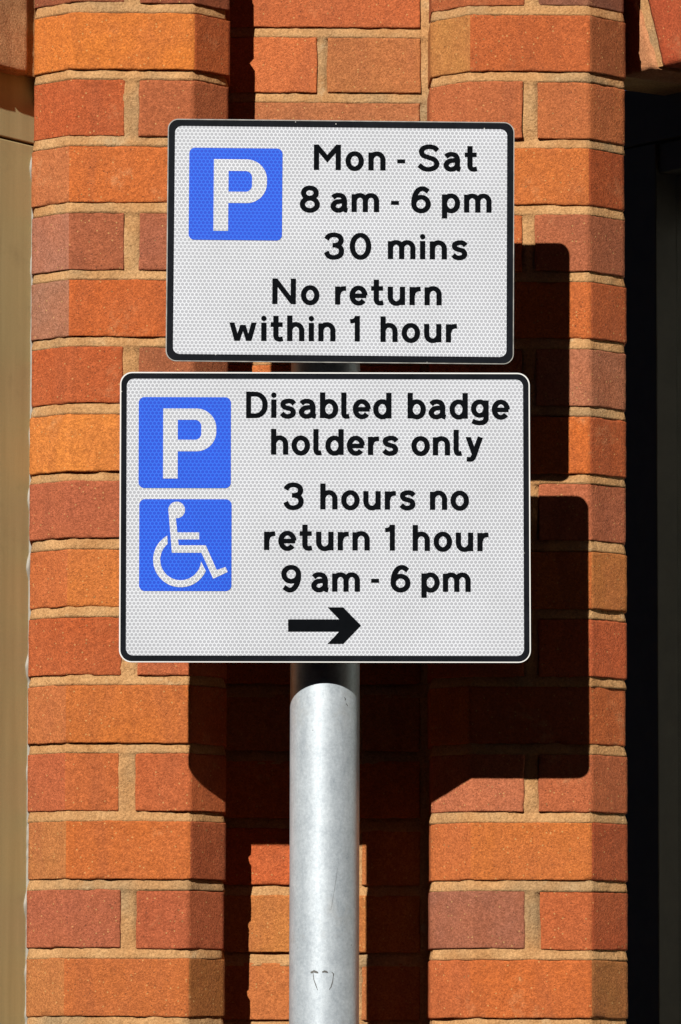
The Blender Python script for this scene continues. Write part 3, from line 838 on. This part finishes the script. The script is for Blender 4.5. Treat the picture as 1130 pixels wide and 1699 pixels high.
def make_sign(name, quad, r_out, rim, band, rim_mat, r_in, label, rotfix=None):
    c = [at(x, y, SY) for x, y in quad]         # tl tr br bl
    ctr = sum(c, Vector())/4
    ang = math.atan2((c[1].z-c[0].z)+(c[2].z-c[3].z), (c[1].x-c[0].x)+(c[2].x-c[3].x))
    w_ = ((c[1]-c[0]).length+(c[2]-c[3]).length)/2; h_ = ((c[3]-c[0]).length+(c[2]-c[1]).length)/2
    root = empty(name, ctr, (0, -ang, 0)); props(root, label, 'parking sign', 'parking signs on the post')
    inv = (Matrix.Translation(ctr) @ Matrix.Rotation(-ang, 4, 'Y')).inverted()
    print('SIGN', name, w_, h_, math.degrees(ang))
    X, Z = w_/2, h_/2
    # aluminium plate with thickness
    bm = bmesh.new()
    o_ = rrect(-X, X, -Z, Z, r_out)
    flat(bm, o_, .0)
    A_ = [bm.verts.new((x, .0, z)) for x, z in o_]; B_ = [bm.verts.new((x, .003, z)) for x, z in o_]
    m = len(o_)
    for i in range(m): bm.faces.new((A_[i], A_[(i+1) % m], B_[(i+1) % m], B_[i]))
    bm.faces.new(B_).material_index = 1
    bmesh.ops.remove_doubles(bm, verts=bm.verts, dist=1e-6)
    bmesh.ops.recalc_face_normals(bm, faces=bm.faces[:])
    link('sign_plate', bm, [rim_mat, M_BACK], root)
    bm = bmesh.new()
    b1 = rrect(-X+rim, X-rim, -Z+rim, Z-rim, r_out-rim); b2 = rrect(-X+rim+band, X-rim-band, -Z+rim+band, Z-rim-band, r_in)
    ring2(bm, b1, b2, -.0004)
    link('border', bm, M_BORDER, root)
    bm = bmesh.new(); flat(bm, rrect(-X+rim+band*.6, X-rim-band*.6, -Z+rim+band*.6, Z-rim-band*.6, r_in), -.0002)
    link('sign_face', bm, M_WHITE, root)
    # channels and clips behind
    for zc in (-Z*.55, Z*.55):
        bm = bmesh.new()
        box(bm, -X+.03, X-.03, .0032, .0055, zc-.018, zc+.018)
        box(bm, -X+.03, X-.03, .0055, .0170, zc-.018, zc-.0155); box(bm, -X+.03, X-.03, .0055, .0170, zc+.0155, zc+.018)
        box(bm, -X+.03, X-.03, .0170, .0190, zc-.018, zc-.008); box(bm, -X+.03, X-.03, .0170, .0190, zc+.008, zc+.018)
        link('mounting_channel', bm, M_ALU, root)
        bm = bmesh.new()
        px_ = PX-ctr.x
        rs_ = []
        for i in range(41):
            a = rad(-200+220*i/40-0)
            a = 2*math.pi*i/40
            rs_.append([bm.verts.new((px_+math.cos(a)*r, PY-SY+math.sin(a)*r, zc+z)) for r, z in ((PR+.0006, -.012), (PR+.003, -.012), (PR+.003, .012), (PR+.0006, .012))])
        for i in range(40):
            for k in range(4): bm.faces.new((rs_[i][k], rs_[i][(k+1) % 4], rs_[i+1][(k+1) % 4], rs_[i+1][k]))
        box(bm, px_-.05, px_-.03, .0192, .045, zc-.012, zc+.012); box(bm, px_+.03, px_+.05, .0192, .045, zc-.012, zc+.012)
        bmesh.ops.recalc_face_normals(bm, faces=bm.faces[:])
        link('post_clip', bm, M_ALU, root)
    return root, inv, X, Z
def loc(inv, px, py):
    p = inv @ at(px, py, SY); return (p.x, p.z)

SY = -.173
s1, inv1, X1, Z1 = make_sign('parking_sign', [(277, 196.5), (854.2, 203), (851.7, 604.2), (276.3, 599.3)], .0115, .0011, .0068, M_RIMD, .0075,
    'smaller upper parking sign reading Mon - Sat 8 am - 6 pm 30 mins')
SY = SY0
s2, inv2, X2, Z2 = make_sign('parking_sign', [(199, 617), (879, 618.6), (880.8, 1099.8), (197.6, 1098.8)], .0135, .0014, .0060, M_RIM, .0078,
    'larger lower parking sign reading Disabled badge holders only with a right arrow')
YB, YP, YT = -.0006, -.0008, -.0006
def blue(root, inv, x0, x1, y0, y1, name='blue_panel'):
    a = loc(inv, x0, y0); b = loc(inv, x1, y1)
    bm = bmesh.new(); flat(bm, rrect(a[0], b[0], b[1], a[1], .0062), YB)
    return link(name, bm, M_BLUE, root)
def letter_p(inv, parent, sl, sr, tp, bt, ro, ri, it, ib, ob):
    f = lambda x, y: loc(inv, x, y)
    q = (f(sl, tp)[0], f(sr, tp)[0], f(sl, tp)[1], f(sl, bt)[1], f(ro, tp)[0], f(ri, tp)[0], f(sr, it)[1], f(sr, ib)[1], f(sr, ob)[1])
    bm = bmesh.new(); p_shape(bm, q, YP)
    link('letter_p', bm, M_WHITE, parent)
SY = -.173
b1 = blue(s1, inv1, 314.3, 467.8, 245, 399.2); letter_p(inv1, b1, 355, 379.5, 264, 383, 443.3, 418.5, 283.6, 318, 336.8)
SY = SY0
b2 = blue(s2, inv2, 230.3, 382.9, 658.9, 810); letter_p(inv2, b2, 270.8, 295.1, 677.7, 794, 359, 334, 696.6, 729.6, 748.8)
b3 = blue(s2, inv2, 231.2, 384, 828.2, 980.8)
# wheelchair symbol
zp = lambda x, y: loc(inv2, 190+x/4.246, 600+y/4.246)
bm = bmesh.new()
hc, he = zp(438, 1045), zp(497, 1045); hr = he[0]-hc[0]
flat(bm, [(hc[0]+hr*math.cos(rad(a)), hc[1]+hr*math.sin(rad(a))) for a in range(0, 360, 8)], YP)
for poly in ([(379.5, 1048), (432, 1102), (452, 1294), (400, 1294)], [(442, 1203), (597, 1203), (597, 1253), (447, 1253)],
             [(399.6, 1294), (643, 1294), (612, 1347), (404, 1347)], [(643, 1294), (720, 1468), (695, 1530), (612, 1347)],
             [(720, 1468), (782, 1447), (798, 1482), (695, 1530)]):
    poly = [zp(*p) for p in poly]
    flat(bm, poly, YP-.00001*len(bm.faces))
cw = (466, 1396); ro_, ri_ = 194, 144
outer = []; inner = []
a0, a1 = math.atan2(1227-1396, 372-466), math.atan2(1475-1396, 643-466)
b0, b1_ = math.atan2(1285-1396, 374-466), math.atan2(1408-1396, 615-466)
a1 -= 0; nseg = 48
def sweep(s, e):                                # from start the long way round through the bottom
    while e > s: e -= 2*math.pi
    return s, e
sa, ea = sweep(a0, a1); sb, eb = sweep(b0, b1_)
Ao = [bm.verts.new((lambda p: (p[0], YP-.0001, p[1]))(zp(cw[0]+ro_*math.cos(sa+(ea-sa)*i/nseg), cw[1]+ro_*math.sin(sa+(ea-sa)*i/nseg)))) for i in range(nseg+1)]
Bo = [bm.verts.new((lambda p: (p[0], YP-.0001, p[1]))(zp(cw[0]+ri_*math.cos(sb+(eb-sb)*i/nseg), cw[1]+ri_*math.sin(sb+(eb-sb)*i/nseg)))) for i in range(nseg+1)]
for i in range(nseg): bm.faces.new((Ao[i], Ao[i+1], Bo[i+1], Bo[i]))
for f in bm.faces:
    f.normal_update()
    if f.normal.y > 0: f.normal_flip()
link('wheelchair_symbol', bm, M_WHITE, b3)

SY = -.173
merge_words(s1, inv1, [('Mon', 521, 639, 281.7, 282.7), ('-', 659, 672, 282.6, 282.7), ('Sat', 692.5, 792, 283.2, 283.8),
    ('8', 498, 530, 351.2, 351.4), ('am', 548.7, 628.4, 351.4, 351.9), ('-', 648.6, 661.6, 351.5, 351.7), ('6', 682.6, 714.4, 352.4, 352.6), ('pm', 733.7, 815, 352.3, 352.7),
    ('30', 537.8, 615.6, 429.2, 429.8), ('mins', 644, 774.6, 429.6, 430.4), ('No', 452, 529.2, 504.2, 505), ('return', 556.3, 732.2, 505.2, 506.4),
    ('within', 380.4, 556, 565.3, 566.2), ('1', 580.8, 597, 566.4, 566.5), ('hour', 631.7, 758, 567.2, 568)], 'word', YT)
SY = SY0
merge_words(s2, inv2, [('Disabled', 408.5, 648.8, 692.9, 694.2), ('badge', 676.7, 844.9, 694.2, 694.9), ('holders', 450.1, 660, 754.1, 754.9), ('only', 683, 801, 755.2, 755.6),
    ('3', 470.7, 503, 844.6, 844.7), ('hours', 531.8, 688.6, 844.9, 845.5), ('no', 713.8, 777.6, 845.7, 845.9), ('return', 438.5, 612.8, 912.4, 913.1), ('1', 639, 655, 913.3, 913.4), ('hour', 685.1, 810.4, 913.8, 914.4),
    ('9', 467.2, 499, 981.3, 981.3), ('am', 516.7, 596.6, 981.4, 981.6), ('-', 615.8, 628.6, 978.8, 978.9), ('6', 648.8, 680.2, 981.6, 981.7), ('pm', 699.6, 780.3, 981.7, 981.9)], 'word', YT)
bm = bmesh.new()
ar = [(478, 1027.6), (562.8, 1027.6), (543.4, 1007.7), (569.5, 1007.7), (599, 1037.8), (569.5, 1068.3), (543.4, 1068.3), (562.8, 1048), (478, 1048)]
flat(bm, [loc(inv2, *p) for p in ar], YT)
link('arrow', bm, M_INK, s2)
